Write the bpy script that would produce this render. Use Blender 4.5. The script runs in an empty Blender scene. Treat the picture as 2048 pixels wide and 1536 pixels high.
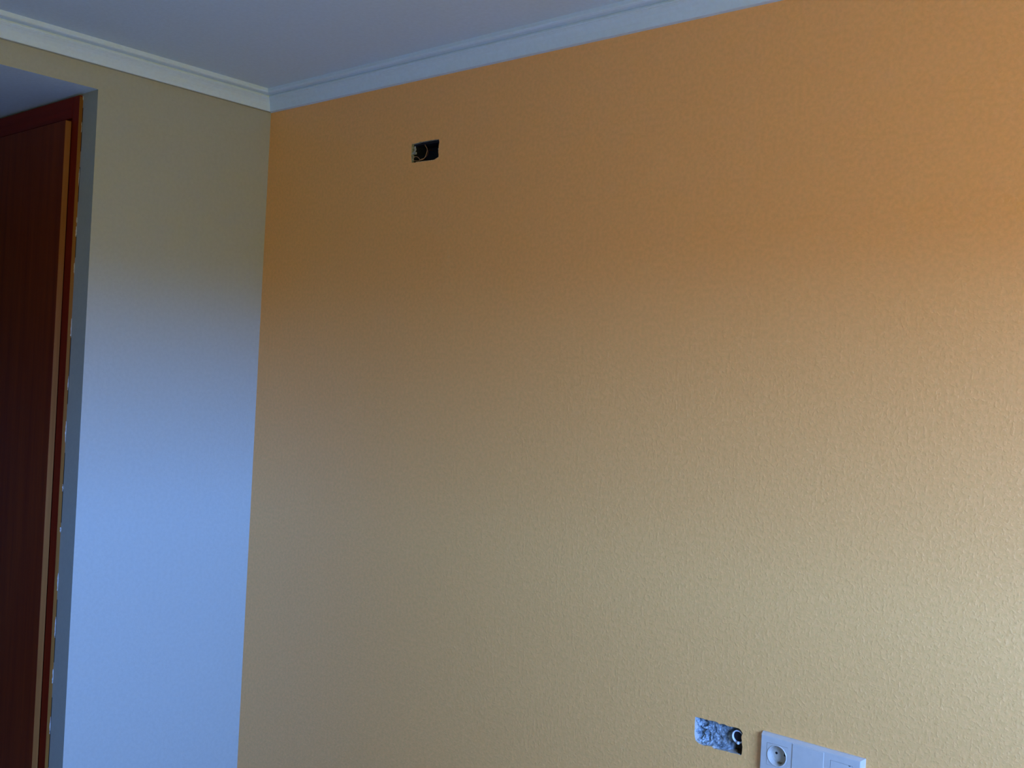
import bpy, bmesh, math, random
from mathutils import Vector, Matrix, noise

# ------------------------------------------------------------------ camera
scene = bpy.context.scene
COL = scene.collection
YAW, PITCH, ROLL, FPX = 0.721832198, 0.00396804, 0.0508877304, 2131.75
CAM = Vector((2.88539, -2.035775, 1.55))
fwd = Vector((-math.sin(YAW) * math.cos(PITCH), math.cos(YAW) * math.cos(PITCH), math.sin(PITCH)))
right0 = Vector((math.cos(YAW), math.sin(YAW), 0))
up0 = right0.cross(fwd)
right = math.cos(ROLL) * right0 + math.sin(ROLL) * up0
up = -math.sin(ROLL) * right0 + math.cos(ROLL) * up0
cam_data = bpy.data.cameras.new('camera')
cam = bpy.data.objects.new('camera', cam_data)
COL.objects.link(cam)
m = Matrix((right, up, -fwd)).transposed().to_4x4()
m.translation = CAM
cam.matrix_world = m
cam_data.sensor_width = 36.0
cam_data.lens = FPX / 2048 * 36.0
cam_data.clip_start = 0.02
scene.camera = cam

# ------------------------------------------------------------------ light and exposure
# room: x 0..RW, y -RD..0, z 0..CZ; daylight enters by the window in the right wall
RW, RD, CZ = 3.95, 3.80, 2.456
WIN_Y0, WIN_Y1, WIN_Z0, WIN_Z1 = -2.25, -0.60, 1.15, 1.96
SKY = (0.298, 0.655, 1.92)
SKY_HIGH = (0.288, 0.645, 1.92)
GROUND = (0.195, 0.148, 0.004)
SKY_STRENGTH = 46
scene.view_settings.view_transform = 'Standard'
scene.view_settings.look = 'None'
scene.view_settings.exposure = 0.0
scene.view_settings.gamma = 1.0
scene.view_settings.use_curve_mapping = False

world = bpy.data.worlds.new('daylight')
scene.world = world
world.use_nodes = True
nt = world.node_tree
nt.nodes.clear()
tc = nt.nodes.new('ShaderNodeTexCoord')
sep = nt.nodes.new('ShaderNodeSeparateXYZ')
ramp = nt.nodes.new('ShaderNodeValToRGB')
mapr = nt.nodes.new('ShaderNodeMapRange')
bg = nt.nodes.new('ShaderNodeBackground')
wo = nt.nodes.new('ShaderNodeOutputWorld')
mapr.inputs['From Min'].default_value = -1
mapr.inputs['From Max'].default_value = 1
els = ramp.color_ramp.elements
els[0].position = 0.495
els[0].color = (*GROUND, 1)
els[1].position = 0.515
els[1].color = (*SKY, 1)
e = els.new(0.8)
e.color = (*SKY_HIGH, 1)
bg.inputs['Strength'].default_value = SKY_STRENGTH
nt.links.new(tc.outputs['Generated'], sep.inputs[0])
nt.links.new(sep.outputs['Z'], mapr.inputs['Value'])
nt.links.new(mapr.outputs['Result'], ramp.inputs['Fac'])
nt.links.new(ramp.outputs['Color'], bg.inputs['Color'])
nt.links.new(bg.outputs['Background'], wo.inputs['Surface'])

# sampling portal in the window opening (gives off no light of its own)
pl = bpy.data.lights.new('window_portal', 'AREA')
pl.shape = 'RECTANGLE'
pl.size = WIN_Y1 - WIN_Y0
pl.size_y = WIN_Z1 - WIN_Z0
pl.cycles.is_portal = True
po = bpy.data.objects.new('window_portal', pl)
COL.objects.link(po)
po.location = (RW + 0.10, (WIN_Y0 + WIN_Y1) / 2, (WIN_Z0 + WIN_Z1) / 2)
po.rotation_euler = (math.radians(90), 0, math.radians(90))

# ------------------------------------------------------------------ paint colours
ORANGE = (0.945, 0.435, 0.090)
CREAM = (0.405, 0.420, 0.345)
WHITE = (0.61, 0.79, 0.98)
CEIL = (0.60, 0.76, 0.90)
FLOOR = (0.25, 0.25, 0.26)
PLASTIC = (0.54, 0.47, 0.345)
WOOD_A = (0.15, 0.006, 0.0005)
WOOD_B = (0.23, 0.012, 0.001)


# ------------------------------------------------------------------ materials
def new_mat(name):
    mt = bpy.data.materials.new(name)
    mt.use_nodes = True
    t = mt.node_tree
    return mt, t, t.nodes['Principled BSDF']


def coords(t, scale=(1, 1, 1)):
    c = t.nodes.new('ShaderNodeTexCoord')
    mp = t.nodes.new('ShaderNodeMapping')
    mp.inputs['Scale'].default_value = scale
    t.links.new(c.outputs['Object'], mp.inputs['Vector'])
    return mp.outputs['Vector']


def noise_node(t, vec, scale, detail=2.0, rough=0.5):
    n = t.nodes.new('ShaderNodeTexNoise')
    n.inputs['Scale'].default_value = scale
    n.inputs['Detail'].default_value = detail
    n.inputs['Roughness'].default_value = rough
    t.links.new(vec, n.inputs['Vector'])
    return n.outputs['Fac']


def mix_color(t, fac, a, b, lo=0.35, hi=0.65):
    r = t.nodes.new('ShaderNodeValToRGB')
    r.color_ramp.elements[0].position = lo
    r.color_ramp.elements[0].color = (*a, 1)
    r.color_ramp.elements[1].position = hi
    r.color_ramp.elements[1].color = (*b, 1)
    t.links.new(fac, r.inputs['Fac'])
    return r.outputs['Color']


def bump(t, b, height, strength, dist):
    bn = t.nodes.new('ShaderNodeBump')
    bn.inputs['Strength'].default_value = strength
    bn.inputs['Distance'].default_value = dist
    t.links.new(height, bn.inputs['Height'])
    t.links.new(bn.outputs['Normal'], b.inputs['Normal'])


def paint(name, color, vary=0.03, bump_scale=180.0, bump_dist=0.0006, rough=0.75, strength=0.5):
    mt, t, b = new_mat(name)
    v = coords(t)
    lo = tuple(c * (1 - vary) for c in color)
    hi = tuple(min(1, c * (1 + vary)) for c in color)
    t.links.new(mix_color(t, noise_node(t, v, 90, 3), lo, hi), b.inputs['Base Color'])
    b.inputs['Roughness'].default_value = rough
    b.inputs['Specular IOR Level'].default_value = 0.25
    bump(t, b, noise_node(t, v, bump_scale, 3, 0.55), strength, bump_dist)
    return mt


def drop_plaster(name, color):
    """sprayed drop plaster: small soft drops under a satin orange paint"""
    mt, t, b = new_mat(name)
    v = coords(t)
    lo = tuple(c * k for c, k in zip(color, (0.95, 0.955, 0.90)))
    hi = tuple(c * k for c, k in zip(color, (1.05, 1.045, 1.12)))
    t.links.new(mix_color(t, noise_node(t, v, 110, 3), lo, hi), b.inputs['Base Color'])
    b.inputs['Roughness'].default_value = 0.55
    b.inputs['Specular IOR Level'].default_value = 1.0
    b.inputs['Coat Weight'].default_value = 0.8
    b.inputs['Coat Roughness'].default_value = 0.58
    b.inputs['Coat IOR'].default_value = 1.7
    n1 = noise_node(t, v, 160, 1.5, 0.5)
    r = t.nodes.new('ShaderNodeMapRange')
    r.interpolation_type = 'SMOOTHSTEP'
    r.inputs['From Min'].default_value = 0.46
    r.inputs['From Max'].default_value = 0.72
    t.links.new(n1, r.inputs['Value'])
    n2 = noise_node(t, v, 60, 2, 0.5)
    ad = t.nodes.new('ShaderNodeMath')
    ad.operation = 'MULTIPLY_ADD'
    ad.inputs[1].default_value = 0.7
    t.links.new(n2, ad.inputs[0])
    t.links.new(r.outputs['Result'], ad.inputs[2])
    bump(t, b, ad.outputs[0], 0.42, 0.0009)
    return mt


def wood(name, a, bcol, rough=0.32, axis='z'):
    mt, t, b = new_mat(name)
    sc = (38, 38, 1.6) if axis == 'z' else (1.6, 38, 38)
    v = coords(t, sc)
    f = noise_node(t, v, 1.0, 6, 0.62)
    t.links.new(mix_color(t, f, a, bcol, 0.3, 0.72), b.inputs['Base Color'])
    b.inputs['Roughness'].default_value = rough
    b.inputs['Specular IOR Level'].default_value = 0.15
    bump(t, b, f, 0.15, 0.0004)
    return mt


def plain(name, color, rough=0.4, spec=0.5, metallic=0.0):
    mt, t, b = new_mat(name)
    v = coords(t)
    lo = tuple(c * 0.97 for c in color)
    hi = tuple(min(1, c * 1.03) for c in color)
    t.links.new(mix_color(t, noise_node(t, v, 60, 2), lo, hi), b.inputs['Base Color'])
    b.inputs['Roughness'].default_value = rough
    b.inputs['Specular IOR Level'].default_value = spec
    b.inputs['Metallic'].default_value = metallic
    return mt


def mortar(name, a, bcol, scale=120):
    mt, t, b = new_mat(name)
    v = coords(t)
    f = noise_node(t, v, scale, 5, 0.65)
    t.links.new(mix_color(t, f, a, bcol, 0.38, 0.62), b.inputs['Base Color'])
    b.inputs['Roughness'].default_value = 0.95
    b.inputs['Specular IOR Level'].default_value = 0.1
    bump(t, b, f, 0.8, 0.002)
    return mt


M = {
    'orange': drop_plaster('orange_drop_plaster', ORANGE),
    'cream': paint('cream_wall_paint', CREAM, 0.025),
    'warm': paint('warm_cream_paint', (0.80, 0.68, 0.42), 0.025),
    'ceiling': paint('ceiling_paint', CEIL, 0.025),
    'white': paint('white_cornice_paint', WHITE, 0.02, 60, 0.0003, 0.6),
    'floor': plain('floor_tile', FLOOR, 0.35),
    'joint': plain('floor_joint', (0.30, 0.28, 0.25), 0.9),
    'wood': wood('reddish_varnished_wood', WOOD_A, WOOD_B, 0.45),
    'wood_h': wood('reddish_varnished_wood_across', WOOD_A, WOOD_B, 0.45, 'x'),
    'leaf': wood('brown_varnished_wood', (0.13, 0.012, 0.001), (0.21, 0.034, 0.003), 0.45),
    'edge': wood('lit_leaf_edge_wood', (0.20, 0.070, 0.013), (0.31, 0.115, 0.026), 0.45),  # lit tone of the leaf edge, put into the wood colour
    'lit_casing': wood('lit_casing_edge_wood', (0.17, 0.060, 0.008), (0.28, 0.115, 0.018), 0.6),  # lit tone of the casing edge, put into the wood colour
    'filler': mortar('dry_filler', (0.42, 0.40, 0.34), (0.62, 0.60, 0.52), 300),
    'box': plain('black_box_plastic', (0.008, 0.010, 0.022), 0.5, 0.3),
    'grey_plaster': mortar('bare_grey_plaster', (0.20, 0.22, 0.20), (0.46, 0.47, 0.42), 160),
    'mortar': mortar('rough_grey_mortar', (0.09, 0.115, 0.12), (0.46, 0.50, 0.46), 110),
    'cut': mortar('cut_plaster_edge', (0.46, 0.42, 0.32), (0.62, 0.56, 0.42), 200),
    'torn': mortar('torn_orange_plaster', (0.62, 0.36, 0.16), (0.85, 0.60, 0.36), 260),
    'brown': plain('dark_brown_shade', (0.045, 0.028, 0.012), 0.6, 0.2),  # shade colour for the right end of the lower recess
    'wire': plain('copper_coloured_wire', (0.62, 0.34, 0.16), 0.4),
    'wire_dark': plain('dark_brown_wire', (0.16, 0.05, 0.03), 0.4),
    'conduit': plain('pale_conduit_plastic', (0.70, 0.70, 0.66), 0.5),
    'plastic': plain('white_switch_plastic', PLASTIC, 0.28),
    'dark': plain('dark_hole_and_shade', (0.015, 0.010, 0.010), 0.6, 0.2),  # holes, and the painted shade of casing gap and conduit
    'metal': plain('earth_clip_metal', (0.32, 0.26, 0.18), 0.35, 0.5, 0.9),
    'frame': plain('white_window_frame', (0.72, 0.72, 0.72), 0.35),
}


# ------------------------------------------------------------------ helpers
def obj(name, bm, mat, parent=None, smooth=False):
    bmesh.ops.recalc_face_normals(bm, faces=bm.faces[:])
    me = bpy.data.meshes.new(name)
    bm.to_mesh(me)
    bm.free()
    if smooth:
        for p in me.polygons:
            p.use_smooth = True
    me.materials.append(mat)
    o = bpy.data.objects.new(name, me)
    COL.objects.link(o)
    if parent is not None:
        o.parent = parent
        o.matrix_parent_inverse = parent.matrix_basis.inverted()
    return o


def empty(name, loc):
    o = bpy.data.objects.new(name, None)
    o.empty_display_size = 0.05
    COL.objects.link(o)
    o.location = loc
    return o


def struct(o):
    o['kind'] = 'structure'
    return o


def add_box(bm, x0, x1, y0, y1, z0, z1):
    vs = [bm.verts.new((x, y, z)) for z in (z0, z1) for y in (y0, y1) for x in (x0, x1)]
    for f in ((0, 1, 3, 2), (4, 6, 7, 5), (0, 4, 5, 1), (1, 5, 7, 3), (3, 7, 6, 2), (2, 6, 4, 0)):
        bm.faces.new([vs[i] for i in f])
    return vs


def box_bm(x0, x1, y0, y1, z0, z1, bev=0.0, seg=2):
    bm = bmesh.new()
    add_box(bm, x0, x1, y0, y1, z0, z1)
    if bev:
        bmesh.ops.bevel(bm, geom=bm.edges[:], offset=bev, segments=seg, affect='EDGES', profile=0.5)
    return bm


def tube_bm(pts, r, sides=8, closed=False, caps=True):
    """round wire along a smoothed polyline"""
    P = [Vector(p) for p in pts]
    S = []
    n = len(P)
    for i in range(n - 1):
        p0, p1, p2, p3 = P[max(i - 1, 0)], P[i], P[i + 1], P[min(i + 2, n - 1)]
        for k in range(5):
            t = k / 5
            S.append(0.5 * ((2 * p1) + (p2 - p0) * t + (2 * p0 - 5 * p1 + 4 * p2 - p3) * t * t
                            + (3 * p1 - p0 - 3 * p2 + p3) * t ** 3))
    S.append(P[-1])
    bm = bmesh.new()
    rings = []
    ref = Vector((0, 1, 0.13))
    for i, p in enumerate(S):
        d = (S[min(i + 1, len(S) - 1)] - S[max(i - 1, 0)]).normalized()
        a = d.cross(ref)
        if a.length < 1e-4:
            a = d.cross(Vector((1, 0, 0)))
        a.normalize()
        b = d.cross(a)
        rings.append([bm.verts.new(p + r * (math.cos(q) * a + math.sin(q) * b))
                      for q in (2 * math.pi * j / sides for j in range(sides))])
    for i in range(len(rings) - 1):
        for j in range(sides):
            bm.faces.new((rings[i][j], rings[i][(j + 1) % sides], rings[i + 1][(j + 1) % sides], rings[i + 1][j]))
    if caps:
        bm.faces.new(rings[0])
        bm.faces.new(rings[-1])
    return bm


# ------------------------------------------------------------------ outlines of the two cavities, measured on the wall (x, z)
HOLE_A = [(0.6737, 2.2200), (0.6876, 2.2199), (0.7040, 2.2223), (0.7205, 2.2219), (0.7368, 2.2224), (0.7638, 2.2219),
          (0.7812, 2.2212), (0.7837, 2.2132), (0.7817, 2.2040), (0.7822, 2.1983), (0.7812, 2.1872), (0.7831, 2.1795),
          (0.7834, 2.1715), (0.7678, 2.1660), (0.7477, 2.1658), (0.7273, 2.1665), (0.6943, 2.1668), (0.6776, 2.1668),
          (0.6753, 2.1756), (0.6734, 2.1893), (0.6735, 2.2066)]
HOLE_B = [(1.6744, 0.8544), (1.6882, 0.8551), (1.6984, 0.8546), (1.7086, 0.8549), (1.7170, 0.8560), (1.7254, 0.8564),
          (1.7305, 0.8553), (1.7339, 0.8532), (1.7405, 0.8553), (1.7463, 0.8558), (1.7521, 0.8546), (1.7587, 0.8542),
          (1.7685, 0.8554), (1.7815, 0.8557), (1.7866, 0.8526), (1.7909, 0.8479), (1.7884, 0.8415), (1.7881, 0.8371),
          (1.7894, 0.8331), (1.7904, 0.8247), (1.7917, 0.8193), (1.7914, 0.8120), (1.7909, 0.8040), (1.7887, 0.8005),
          (1.7829, 0.8017), (1.7700, 0.8004), (1.7577, 0.8006), (1.7412, 0.7992), (1.7245, 0.7978), (1.7184, 0.8013),
          (1.7084, 0.8000), (1.6983, 0.7979), (1.6888, 0.7990), (1.6782, 0.8039), (1.6747, 0.8171), (1.6742, 0.8357)]


def roughen(loop, amp, seed):
    """split each side of an outline and shake the new points, as broken plaster is"""
    rnd = random.Random(seed)
    out = []
    for i, (x, z) in enumerate(loop):
        x2, z2 = loop[(i + 1) % len(loop)]
        out.append((x, z))
        k = max(1, int(math.hypot(x2 - x, z2 - z) / 0.005))
        for j in range(1, k):
            t = j / k
            out.append((x + (x2 - x) * t + rnd.uniform(-amp, amp), z + (z2 - z) * t + rnd.uniform(-amp, amp)))
    return out


HOLE_A = roughen(HOLE_A, 0.0005, 3)
HOLE_B = roughen(HOLE_B, 0.0005, 5)

# ------------------------------------------------------------------ the room
LXF = -3.05
struct(obj('floor', box_bm(LXF, RW, -RD, 0.0, -0.12, 0.0), M['joint']))
floor = bpy.data.objects['floor']
tile_me = None
TS = 0.45
ix = 0
for i in range(int((RW - LXF) / TS) + 1):
    for j in range(int(RD / TS) + 1):
        x0 = LXF + i * TS
        y0 = -RD + j * TS
        x1, y1 = min(x0 + TS - 0.004, RW), min(y0 + TS - 0.004, 0)
        if x1 - x0 < 0.01 or y1 - y0 < 0.01:
            continue
        full = x1 - x0 > TS - 0.005 and y1 - y0 > TS - 0.005
        if full and tile_me is not None:
            o = bpy.data.objects.new('tile', tile_me)
            COL.objects.link(o)
            o.parent = floor
        else:
            o = obj('tile', box_bm(0, x1 - x0, 0, y1 - y0, 0, 0.002), M['floor'], floor)
            if full:
                tile_me = o.data
        o.location = (x0, y0, 0)

struct(obj('ceiling', box_bm(0, RW, -RD, 0.0, CZ, CZ + 0.15), M['ceiling']))

# orange wall: front face with two real openings
bm = bmesh.new()
outer = [(-0.0, 0.0), (RW, 0.0), (RW, CZ), (-0.0, CZ)]
edges = []
HOLE_C = [(1.8560, 0.8060), (1.8985, 0.8060), (1.8985, 0.8460), (1.8560, 0.8460)]     # back box behind the socket
for loop in (outer, HOLE_A, HOLE_B, HOLE_C):
    vs = [bm.verts.new((x, 0, z)) for x, z in loop]
    for i in range(len(vs)):
        edges.append(bm.edges.new((vs[i], vs[(i + 1) % len(vs)])))
bmesh.ops.triangle_fill(bm, use_beauty=True, use_dissolve=False, edges=edges)
for vsq in (((0, .2, 0), (RW, .2, 0), (RW, .2, CZ), (0, .2, CZ)), ((0, 0, 0), (0, .2, 0), (0, .2, CZ), (0, 0, CZ)),
            ((RW, 0, 0), (RW, .2, 0), (RW, .2, CZ), (RW, 0, CZ)), ((0, 0, 0), (RW, 0, 0), (RW, .2, 0), (0, .2, 0)),
            ((0, 0, CZ), (RW, 0, CZ), (RW, .2, CZ), (0, .2, CZ))):
    bm.faces.new([bm.verts.new(v) for v in vsq])
bmesh.ops.remove_doubles(bm, verts=bm.verts[:], dist=1e-5)
wall_back = struct(obj('wall_back', bm, M['orange']))

# cream wall with the opening to the door lobby
OY, OZ, OY2, LX = -0.5824, 2.3312, -1.56, -3.00
bm = bmesh.new()
add_box(bm, LX, 0.0, OY, 0.2, 0.0, CZ + 0.15)
add_box(bm, LX, 0.0, OY2, OY, OZ, CZ + 0.15)
add_box(bm, LX, 0.0, -RD, OY2, 0.0, CZ + 0.15)
wall_left = struct(obj('wall_left', bm, M['cream']))
struct(obj('wall_lobby', box_bm(LX - 0.1, LX, OY2, OY, 0.0, OZ), M['cream']))
wall_left.data.materials.append(M['ceiling'])
for p in wall_left.data.polygons:                  # the underside of the lintel is painted as the ceiling
    if p.normal.z < -0.9 and abs(p.center.z - OZ) < 0.01:
        p.material_index = 1

# right wall with the window opening, and the wall behind the camera
bm = bmesh.new()
WT = 0.25
add_box(bm, RW, RW + WT, -RD, WIN_Y0, 0, CZ)
add_box(bm, RW, RW + WT, WIN_Y1, 0.2, 0, CZ)
add_box(bm, RW, RW + WT, WIN_Y0, WIN_Y1, 0, WIN_Z0)
add_box(bm, RW, RW + WT, WIN_Y0, WIN_Y1, WIN_Z1, CZ)
wall_right = struct(obj('wall_right', bm, M['warm']))
struct(obj('wall_front', box_bm(0, RW, -RD - 0.15, -RD, 0, CZ), M['warm']))

win = struct(empty('window_1', (RW + 0.18, (WIN_Y0 + WIN_Y1) / 2, WIN_Z0)))
fx0, fx1, fw = RW + 0.15, RW + 0.21, 0.05
ym = (WIN_Y0 + WIN_Y1) / 2
obj('jamb', box_bm(fx0, fx1, WIN_Y0, WIN_Y0 + fw, WIN_Z0, WIN_Z1, 0.004), M['frame'], win)
obj('jamb', box_bm(fx0, fx1, WIN_Y1 - fw, WIN_Y1, WIN_Z0, WIN_Z1, 0.004), M['frame'], win)
obj('head_rail', box_bm(fx0, fx1, WIN_Y0 + fw, WIN_Y1 - fw, WIN_Z1 - fw, WIN_Z1, 0.004), M['frame'], win)
obj('sill', box_bm(RW - 0.02, fx1, WIN_Y0, WIN_Y1, WIN_Z0, WIN_Z0 + 0.03, 0.004), M['frame'], win)

# ------------------------------------------------------------------ cornice, mitred in the corner
PROF = [(0.0, 2.3965), (0.0125, 2.3965), (0.0140, 2.3975), (0.0155, 2.4030), (0.0185, 2.4120), (0.0230, 2.4205),
        (0.0285, 2.4270), (0.0322, 2.4298), (0.0330, 2.4312), (0.0352, 2.4322), (0.0362, 2.4345), (0.0358, 2.4375),
        (0.0330, 2.4385), (0.0330, 2.4405), (0.0385, 2.4412), (0.0470, 2.4420), (0.0515, 2.4440), (0.0530, 2.4470),
        (0.0530, CZ), (0.0, CZ)]


def cornice(name, axis):
    bm = bmesh.new()
    rows = []
    for d, z in PROF:
        if axis == 'left':
            a, b = (d, -d, z), (d, -RD + d, z)
        elif axis == 'back':
            a, b = (d, -d, z), (RW - d, -d, z)
        elif axis == 'right':
            a, b = (RW - d, -d, z), (RW - d, -RD + d, z)
        else:
            a, b = (d, -RD + d, z), (RW - d, -RD + d, z)
        rows.append((bm.verts.new(a), bm.verts.new(b)))
    for i in range(len(rows)):
        p, q = rows[i], rows[(i + 1) % len(rows)]
        bm.faces.new((p[0], p[1], q[1], q[0]))
    bm.faces.new([r[0] for r in rows])
    bm.faces.new([r[1] for r in rows])
    o = struct(obj(name, bm, M['white']))
    if axis != 'back':
        o.data.materials.append(M['cream'])
        o.data.polygons[0].material_index = 1      # the underside carries the wall paint
    return o


cornice('trim_1', 'left')
cornice('trim_2', 'back')
cornice('trim_3', 'right')
cornice('trim_4', 'front')

# ------------------------------------------------------------------ wooden door in the lobby side of the opening
door = struct(empty('door_1', (-0.55, OY, 0)))
CX = -0.0850          # right edge of the casing
CT = 0.0105          # casing thickness
CF = OY - CT         # casing face
LR = -0.1275          # right edge of the leaf
LF = CF - 0.0175     # leaf face
LTOP = 2.2550


# casing: two jambs and a head, each with its side edge painted paler as lit, round a rebated frame
obj('frame_rebate', box_bm(-1.16, CX - 0.02, OY - 0.0015, OY, 0.0, OZ - 0.02), M['wood'], door)
obj('jamb_casing', box_bm(LR + 0.0030, CX - 0.0012, CF, OY, 0.0, OZ - 0.006, 0.0008, 1), M['wood'], door)
obj('jamb_casing', box_bm(-1.16, -1.123, CF, OY, 0.0, OZ - 0.006, 0.0008, 1), M['wood'], door)
obj('head_casing', box_bm(-1.123, LR + 0.0030, CF, OY, LTOP + 0.009, OZ - 0.006, 0.0008, 1), M['wood_h'], door)
o = obj('casing_edge', box_bm(CX - 0.0012, CX, CF + 0.0003, OY, 0.0, OZ - 0.010), M['lit_casing'], door)
o['label'] = 'side edge of the casing, painted paler as lit'
# torn filler between casing and plaster: short ragged flecks, here and there
rnd = random.Random(7)
for z0, ln, w in ((2.318, 0.012, 0.004), (2.235, 0.030, 0.0025), (2.09, 0.05, 0.002), (1.968, 0.016, 0.008), (1.935, 0.03, 0.004),
                  (1.83, 0.03, 0.002), (1.66, 0.05, 0.002), (1.50, 0.04, 0.0025), (1.36, 0.06, 0.002), (1.20, 0.02, 0.004),
                  (1.08, 0.014, 0.005), (0.93, 0.05, 0.003), (0.80, 0.06, 0.0025), (0.66, 0.04, 0.003), (0.52, 0.05, 0.003), (0.30, 0.05, 0.003)):
    bm = bmesh.new()
    n = 7
    prev = None
    for i in range(n + 1):
        t = i / n
        z = z0 - ln / 2 + ln * t
        ww = w * math.sin(math.pi * min(max(t, 0.06), 0.94)) * rnd.uniform(0.5, 1.1)
        yy = OY - rnd.uniform(0.0012, 0.0030)
        cur = [bm.verts.new(p) for p in ((CX - 0.0004, OY, z), (CX - 0.0004, yy, z), (CX + ww, OY - 0.0004, z), (CX + ww, OY, z))]
        if prev:
            for k in range(4):
                bm.faces.new((prev[k], prev[(k + 1) % 4], cur[(k + 1) % 4], cur[k]))
        else:
            bm.faces.new(cur)
        prev = cur
    bm.faces.new(prev)
    obj('filler_fleck', bm, M['filler'], door)
for z0, z1 in ((2.165, 2.290), (2.02, 2.12), (1.86, 1.925), (1.44, 1.63), (1.10, 1.30), (0.70, 0.88), (0.40, 0.60)):
    obj('gap_shade', box_bm(CX, CX + 0.0028, OY - 0.0005, OY, z0, z1), M['dark'], door)  # dark strips painted in for the shade beside the casing
# leaf lapping over the casing
leaf = obj('door_leaf', box_bm(-1.120, LR - 0.0010, LF, CF - 0.0005, 0.008, LTOP, 0.0012, 2), M['leaf'], door)
o = obj('leaf_edge', box_bm(LR - 0.0010, LR, LF + 0.0006, CF - 0.0005, 0.009, LTOP - 0.001), M['edge'], door)
o['label'] = 'right-hand edge of the door leaf, painted paler as lit'

# ------------------------------------------------------------------ upper cavity: black box with a curled wire
ja = empty('junction_box', (0.729, 0.0, 2.194))
ja['label'] = 'open black junction box high on the orange wall with a curled wire inside'
ja['category'] = 'junction box'


def cavity_sides(loop, y0, y1, shrink, steps=3, jitter=0.0, seed=1):
    rnd = random.Random(seed)
    cx = sum(p[0] for p in loop) / len(loop)
    cz = sum(p[1] for p in loop) / len(loop)
    bm = bmesh.new()
    prev = None
    for s in range(steps + 1):
        t = s / steps
        k = 1 - shrink * t
        jj = jitter if s else 0
        ring = [bm.verts.new((cx + (x - cx) * k + rnd.uniform(-jj, jj), y0 + (y1 - y0) * t,
                              cz + (z - cz) * k + rnd.uniform(-jj, jj))) for x, z in loop]
        if prev:
            for i in range(len(ring)):
                j = (i + 1) % len(ring)
                bm.faces.new((prev[i], prev[j], ring[j], ring[i]))
        prev = ring
    return bm, prev


bm, last = cavity_sides(HOLE_A, 0.0, 0.011, -0.02, 2, 0.0004, 2)
o = obj('plaster_edge', bm, M['grey_plaster'], ja)
o['label'] = 'bare grey plaster edge round the box'
# the box itself: an open tray with a rim
bx0, bx1, bz0, bz1 = 0.6765, 0.7805, 2.1690, 2.2165
bm = bmesh.new()
add_box(bm, bx0 - 0.02, bx0, 0.010, 0.055, bz0 - 0.02, bz1 + 0.02)
add_box(bm, bx1, bx1 + 0.02, 0.010, 0.055, bz0 - 0.02, bz1 + 0.02)
add_box(bm, bx0, bx1, 0.010, 0.055, bz1, bz1 + 0.02)
add_box(bm, bx0, bx1, 0.010, 0.055, bz0 - 0.02, bz0)
add_box(bm, bx0 - 0.02, bx1 + 0.02, 0.050, 0.056, bz0 - 0.02, bz1 + 0.02)
obj('box_shell', bm, M['box'], ja)
# fixing lugs left and right, the left one smeared with plaster
bm = box_bm(0.6735, 0.6860, 0.0035, 0.010, 2.1915, 2.1985, 0.0015, 2)
bmesh.ops.create_uvsphere(bm, u_segments=8, v_segments=6, radius=0.0034,
                          matrix=Matrix.Translation((0.6790, 0.006, 2.1945)) @ Matrix.Diagonal((1.2, 0.7, 0.9, 1)))
o = obj('fixing_lug', bm, M['grey_plaster'], ja)
o = obj('fixing_lug', box_bm(0.7760, 0.7825, 0.0030, 0.009, 2.1925, 2.1985, 0.0012, 2), M['cut'], ja)
# blobs of plaster that crept over the left rim
rnd = random.Random(11)
bm = bmesh.new()
for xx, zz, rr, sz in ((0.6775, 2.2115, 0.0034, 1.5), (0.6795, 2.2050, 0.0036, 1.6), (0.6765, 2.2000, 0.0030, 1.2), (0.6752, 2.1860, 0.0022, 1.4)):
    r = bmesh.ops.create_icosphere(bm, subdivisions=2, radius=rr, matrix=Matrix.Translation((xx, 0.0085, zz)) @ Matrix.Diagonal((1, 0.6, sz, 1)))
    for v in r['verts']:
        v.co += 0.0011 * noise.noise_vector(v.co * 420)
o = obj('plaster_crumbs', bm, M['grey_plaster'], ja)
o['kind'] = 'stuff'
# raised torn lip of plaster along the lower side of the cut
lip = [(0.7834, 0.0, 2.1716), (0.7760, -0.0004, 2.1688), (0.7678, -0.0006, 2.1658), (0.7580, -0.0004, 2.1656), (0.7477, -0.0006, 2.1656),
       (0.7370, -0.0003, 2.1660), (0.7273, -0.0005, 2.1663), (0.7100, -0.0003, 2.1665), (0.6943, 0.0, 2.1667)]
o = obj('plaster_lip', tube_bm(lip, 0.0010, 6), M['torn'], ja)
W1 = [(0.7153, 2.2165), (0.7221, 2.2082), (0.7269, 2.2019), (0.7279, 2.1942), (0.7264, 2.1867), (0.7235, 2.1794),
      (0.7157, 2.1736), (0.7075, 2.1730), (0.7008, 2.1799), (0.6909, 2.1838), (0.6840, 2.1821), (0.6804, 2.1782),
      (0.6840, 2.1730), (0.6932, 2.1713), (0.7015, 2.1712), (0.7095, 2.1742), (0.7183, 2.1757)]
pts = [(0.7110, 0.040, 2.2200)]
for i, (x, z) in enumerate(W1):
    pts.append((x, 0.012 - 0.010 * min(1, i / 8) + (0.0022 if i > 13 else 0), z))
o = obj('wire', tube_bm(pts, 0.00052), M['wire'], ja, True)
W2 = [(0.7180, 0.045, 2.2060), (0.7232, 0.018, 2.2007), (0.7286, 0.012, 2.1934), (0.7290, 0.010, 2.1867),
      (0.7247, 0.008, 2.1805), (0.7143, 0.006, 2.1725)]
o = obj('wire', tube_bm(W2, 0.0005), M['wire_dark'], ja, True)
o['label'] = 'darker reddish wire'

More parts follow.
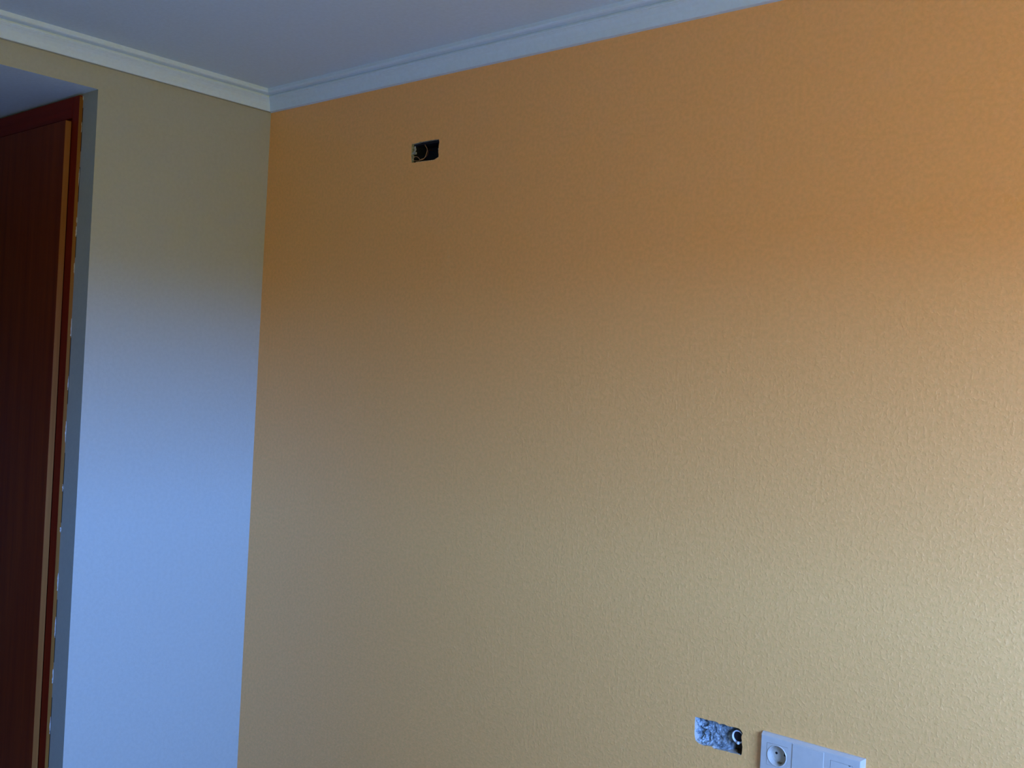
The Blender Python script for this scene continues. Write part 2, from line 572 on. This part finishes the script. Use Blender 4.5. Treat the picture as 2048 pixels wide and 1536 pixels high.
# ------------------------------------------------------------------ lower cavity: rough mortar and a conduit end
jb = empty('conduit_recess', (1.733, 0.0, 0.827))
jb['label'] = 'rough mortar recess cut into the orange wall beside the white socket plate'
jb['category'] = 'wall recess'
DEP = 0.0215
bm, last = cavity_sides(HOLE_B, 0.0, 0.050, -0.015, 4, 0.0005, 8)
o = obj('plaster_edge', bm, M['cut'], jb)
o['label'] = 'pale cut plaster edge of the recess'
bm = bmesh.new()
NX, NZ = 74, 36
grid = []
for j in range(NZ + 1):
    row = []
    for i in range(NX + 1):
        x = 1.668 + 0.130 * i / NX
        z = 0.792 + 0.070 * j / NZ
        h = 0.0045 * noise.noise(Vector((x * 95, z * 95, 1.3))) + 0.0030 * noise.noise(Vector((x * 240, z * 240, 7.1)))
        if x < 1.702:
            h = h * 2.2 - 0.001
        else:
            h *= 0.6
        h += 0.013 * max(0.0, min(1.0, (1.6795 - x) / 0.004))
        y = DEP - h
        y += 0.022 * max(0.0, min(1.0, (x - 1.750) / 0.014))      # the mortar stops short of the conduit
        y -= 0.013 * max(0.0, min(1.0, (0.8065 - z) / 0.008)) * max(0.0, min(1.0, (1.766 - x) / 0.010))
        y = max(y, 0.0015)
        row.append(bm.verts.new((x, y, z)))
    grid.append(row)
for j in range(NZ):
    for i in range(NX):
        bm.faces.new((grid[j][i], grid[j][i + 1], grid[j + 1][i + 1], grid[j + 1][i]))
obj('mortar_bed', bm, M['mortar'], jb)


def ring_tube(c, axis, r_out, r_in, length, ridges):
    """short end of corrugated conduit, hollow"""
    axis = Vector(axis).normalized()
    a = axis.cross(Vector((0, 0, 1))).normalized()
    b = axis.cross(a)
    c = Vector(c)
    prof = []
    n = ridges * 4
    for i in range(n + 1):
        t = i / n
        prof.append((length * t, r_out + 0.0007 * math.cos(2 * math.pi * ridges * t)))
    prof += [(length, r_in), (0.0, r_in)]
    bm = bmesh.new()
    rings = []
    for d, r in prof:
        rings.append([bm.verts.new(c + axis * d + r * (math.cos(q) * a + math.sin(q) * b))
                      for q in (2 * math.pi * k / 28 for k in range(28))])
    for i in range(len(rings)):
        p, q = rings[i], rings[(i + 1) % len(rings)]
        for k in range(28):
            bm.faces.new((p[k], p[(k + 1) % 28], q[(k + 1) % 28], q[k]))
    return bm


AX = Vector((-0.05, 0.99, 0.04))
con = obj('conduit', ring_tube((1.7755, 0.0075, 0.8345), AX, 0.0136, 0.0116, 0.026, 4), M['conduit'], jb, True)
con['label'] = 'pale plastic conduit end'
bm = bmesh.new()
bmesh.ops.create_cone(bm, cap_ends=True, segments=24, radius1=0.0115, radius2=0.0115, depth=0.001,
                      matrix=Matrix.Translation(Vector((1.7755, 0.0075, 0.8345)) + AX * 0.006) @ AX.to_track_quat('Z', 'Y').to_matrix().to_4x4())
obj('bore_shade', bm, M['dark'], con)  # dark disc put in for the shade inside the conduit
# dark plates added for the shade in the right end of the recess
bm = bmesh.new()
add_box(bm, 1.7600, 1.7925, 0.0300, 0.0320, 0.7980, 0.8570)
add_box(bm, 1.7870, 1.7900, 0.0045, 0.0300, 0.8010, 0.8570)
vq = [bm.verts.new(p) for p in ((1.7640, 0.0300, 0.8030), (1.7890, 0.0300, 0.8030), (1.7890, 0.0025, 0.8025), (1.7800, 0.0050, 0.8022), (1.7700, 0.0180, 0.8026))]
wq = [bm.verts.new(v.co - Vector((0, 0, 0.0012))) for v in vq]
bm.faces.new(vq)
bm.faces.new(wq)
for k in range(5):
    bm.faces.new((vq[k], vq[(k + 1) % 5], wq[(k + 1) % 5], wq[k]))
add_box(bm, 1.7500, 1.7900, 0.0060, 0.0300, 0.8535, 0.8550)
o = obj('recess_shade', bm, M['brown'], jb)
o['label'] = 'dark brown plates standing for the shade at the right of the recess'
bm = box_bm(1.7768, 1.7815, 0.002, 0.008, 0.8205, 0.8262, 0.0012, 2)
o = obj('conduit_clip', bm, M['conduit'], jb)

# ------------------------------------------------------------------ white triple plate
sp = empty('socket_plate', (1.949, 0.0, 0.826))
sp['label'] = 'white triple wall plate with a round socket on the orange wall'
sp['category'] = 'wall socket'
PX0, PX1, PZ0, PZ1 = 1.8388, 2.0583, 0.7850, 0.8662
PY = -0.0120
ZC = (PZ0 + PZ1) / 2
MODS = [(1.8772, 0.0232), (1.9440, 0.0232), (2.0140, 0.0232)]


def ring_face(bm, o4, i4):
    for k in range(4):
        bm.faces.new((o4[k], o4[(k + 1) % 4], i4[(k + 1) % 4], i4[k]))


def rect(bm, x0, x1, z0, z1, y):
    return [bm.verts.new(p) for p in ((x0, y, z0), (x1, y, z0), (x1, y, z1), (x0, y, z1))]


# outer frame: three modules, sloped rims
bm = bmesh.new()
a0 = rect(bm, PX0, PX1, PZ0, PZ1, 0.0)
a1 = rect(bm, PX0 + .0002, PX1 - .0006, PZ0 + .0006, PZ1 - .0004, -0.0040)
a2 = rect(bm, PX0 + .0014, PX1 - .0060, PZ0 + .0060, PZ1 - .0048, PY + 0.0004)
a3 = rect(bm, PX0 + .0024, PX1 - .0072, PZ0 + .0070, PZ1 - .0060, PY)
ring_face(bm, a0, a1)
ring_face(bm, a1, a2)
ring_face(bm, a2, a3)
# flat front with three square windows
cuts = [PX0 + .0024]
for cx, h in MODS:
    cuts += [cx - h, cx + h]
cuts.append(PX1 - .0072)
zl, zh = ZC - 0.0225, ZC + 0.0225
zb, zt = PZ0 + .0070, PZ1 - .0060
for k in range(len(cuts) - 1):
    x0, x1 = cuts[k], cuts[k + 1]
    if k % 2 == 0:
        bm.faces.new(rect(bm, x0, x1, zb, zt, PY))
    else:
        bm.faces.new(rect(bm, x0, x1, zb, zl, PY))
        bm.faces.new(rect(bm, x0, x1, zh, zt, PY))
        i4 = rect(bm, x0, x1, zl, zh, PY)
        j4 = rect(bm, x0, x1, zl, zh, PY + 0.004)
        ring_face(bm, i4, j4)
bmesh.ops.remove_doubles(bm, verts=bm.verts[:], dist=1e-5)
frame = obj('frame', bm, M['plastic'], sp)

# socket insert: square cover with a round well, pins and earth clips
cx, h = MODS[0]
R1, R2 = 0.0205, 0.0185
bm = bmesh.new()
N = 40


def sqr(q, s):
    c, d = math.cos(q), math.sin(q)
    k = s / max(abs(c), abs(d))
    return c * k, d * k


hs = h - 0.0004
rings = []
for kind, r, y in (('s', hs, PY + .003), ('s', hs, PY - .0006), ('c', R1 + .0016, PY - .0006), ('c', R1 + .0008, PY - .0016),
                   ('c', R1, PY - .0016), ('c', R2 + .001, PY + .0006), ('c', R2 * .985, PY + .0162), ('c', R2 * .95, PY + .0170)):
    rg = []
    for k in range(N):
        q = 2 * math.pi * k / N
        if kind == 's':
            u, v = sqr(q, r)
            v *= 0.0221 / hs
        else:
            u, v = r * math.cos(q), r * math.sin(q)
        rg.append(bm.verts.new((cx + u, y, ZC + v)))
    rings.append(rg)
for a, b in zip(rings, rings[1:]):
    for k in range(N):
        bm.faces.new((a[k], a[(k + 1) % N], b[(k + 1) % N], b[k]))
bm.faces.new(rings[-1])
sock = obj('socket_insert', bm, M['plastic'], sp)
WY = PY + .0170
for dx in (-0.0095, 0.0095):
    bm = bmesh.new()
    bmesh.ops.create_cone(bm, cap_ends=True, segments=14, radius1=0.0025, radius2=0.0025, depth=0.0008,
                          matrix=Matrix.Translation((cx + dx, WY - 0.0003, ZC)) @ Matrix.Rotation(math.pi / 2, 4, 'X'))
    obj('pin_hole', bm, M['dark'], sock)
for sgn in (1, -1):
    bm = bmesh.new()
    add_box(bm, cx - .0022, cx + .0022, WY - .0070, WY - .0002, ZC + sgn * (R2 - .0008) - .0012, ZC + sgn * (R2 - .0008) + .0008)
    add_box(bm, cx - .0040, cx + .0040, WY - .0045, WY - .0002, ZC + sgn * (R2 - .0014) - .0008, ZC + sgn * (R2 - .0014) + .0008)
    obj('earth_clip', bm, M['metal'], sock)

# middle blank module, flush, a hair of a joint on both sides
cx, h = MODS[1]
o = obj('blank_insert', box_bm(1.9105, 1.9778, PY - .0014, PY + .002, ZC - .0336, ZC + .0336, 0.0006, 2), M['plastic'], sp)
# right module: inset cover with a small screw recess
cx, h = MODS[2]
cov = obj('cover_insert', box_bm(cx - h + .0006, cx + h - .0006, PY + .0002, PY + .003, ZC - .0219, ZC + .0219, 0.0006, 2), M['plastic'], sp)
obj('slot', box_bm(2.0290, 2.0330, PY - .0003, PY + .0012, .8462, .8472), M['dark'], cov)
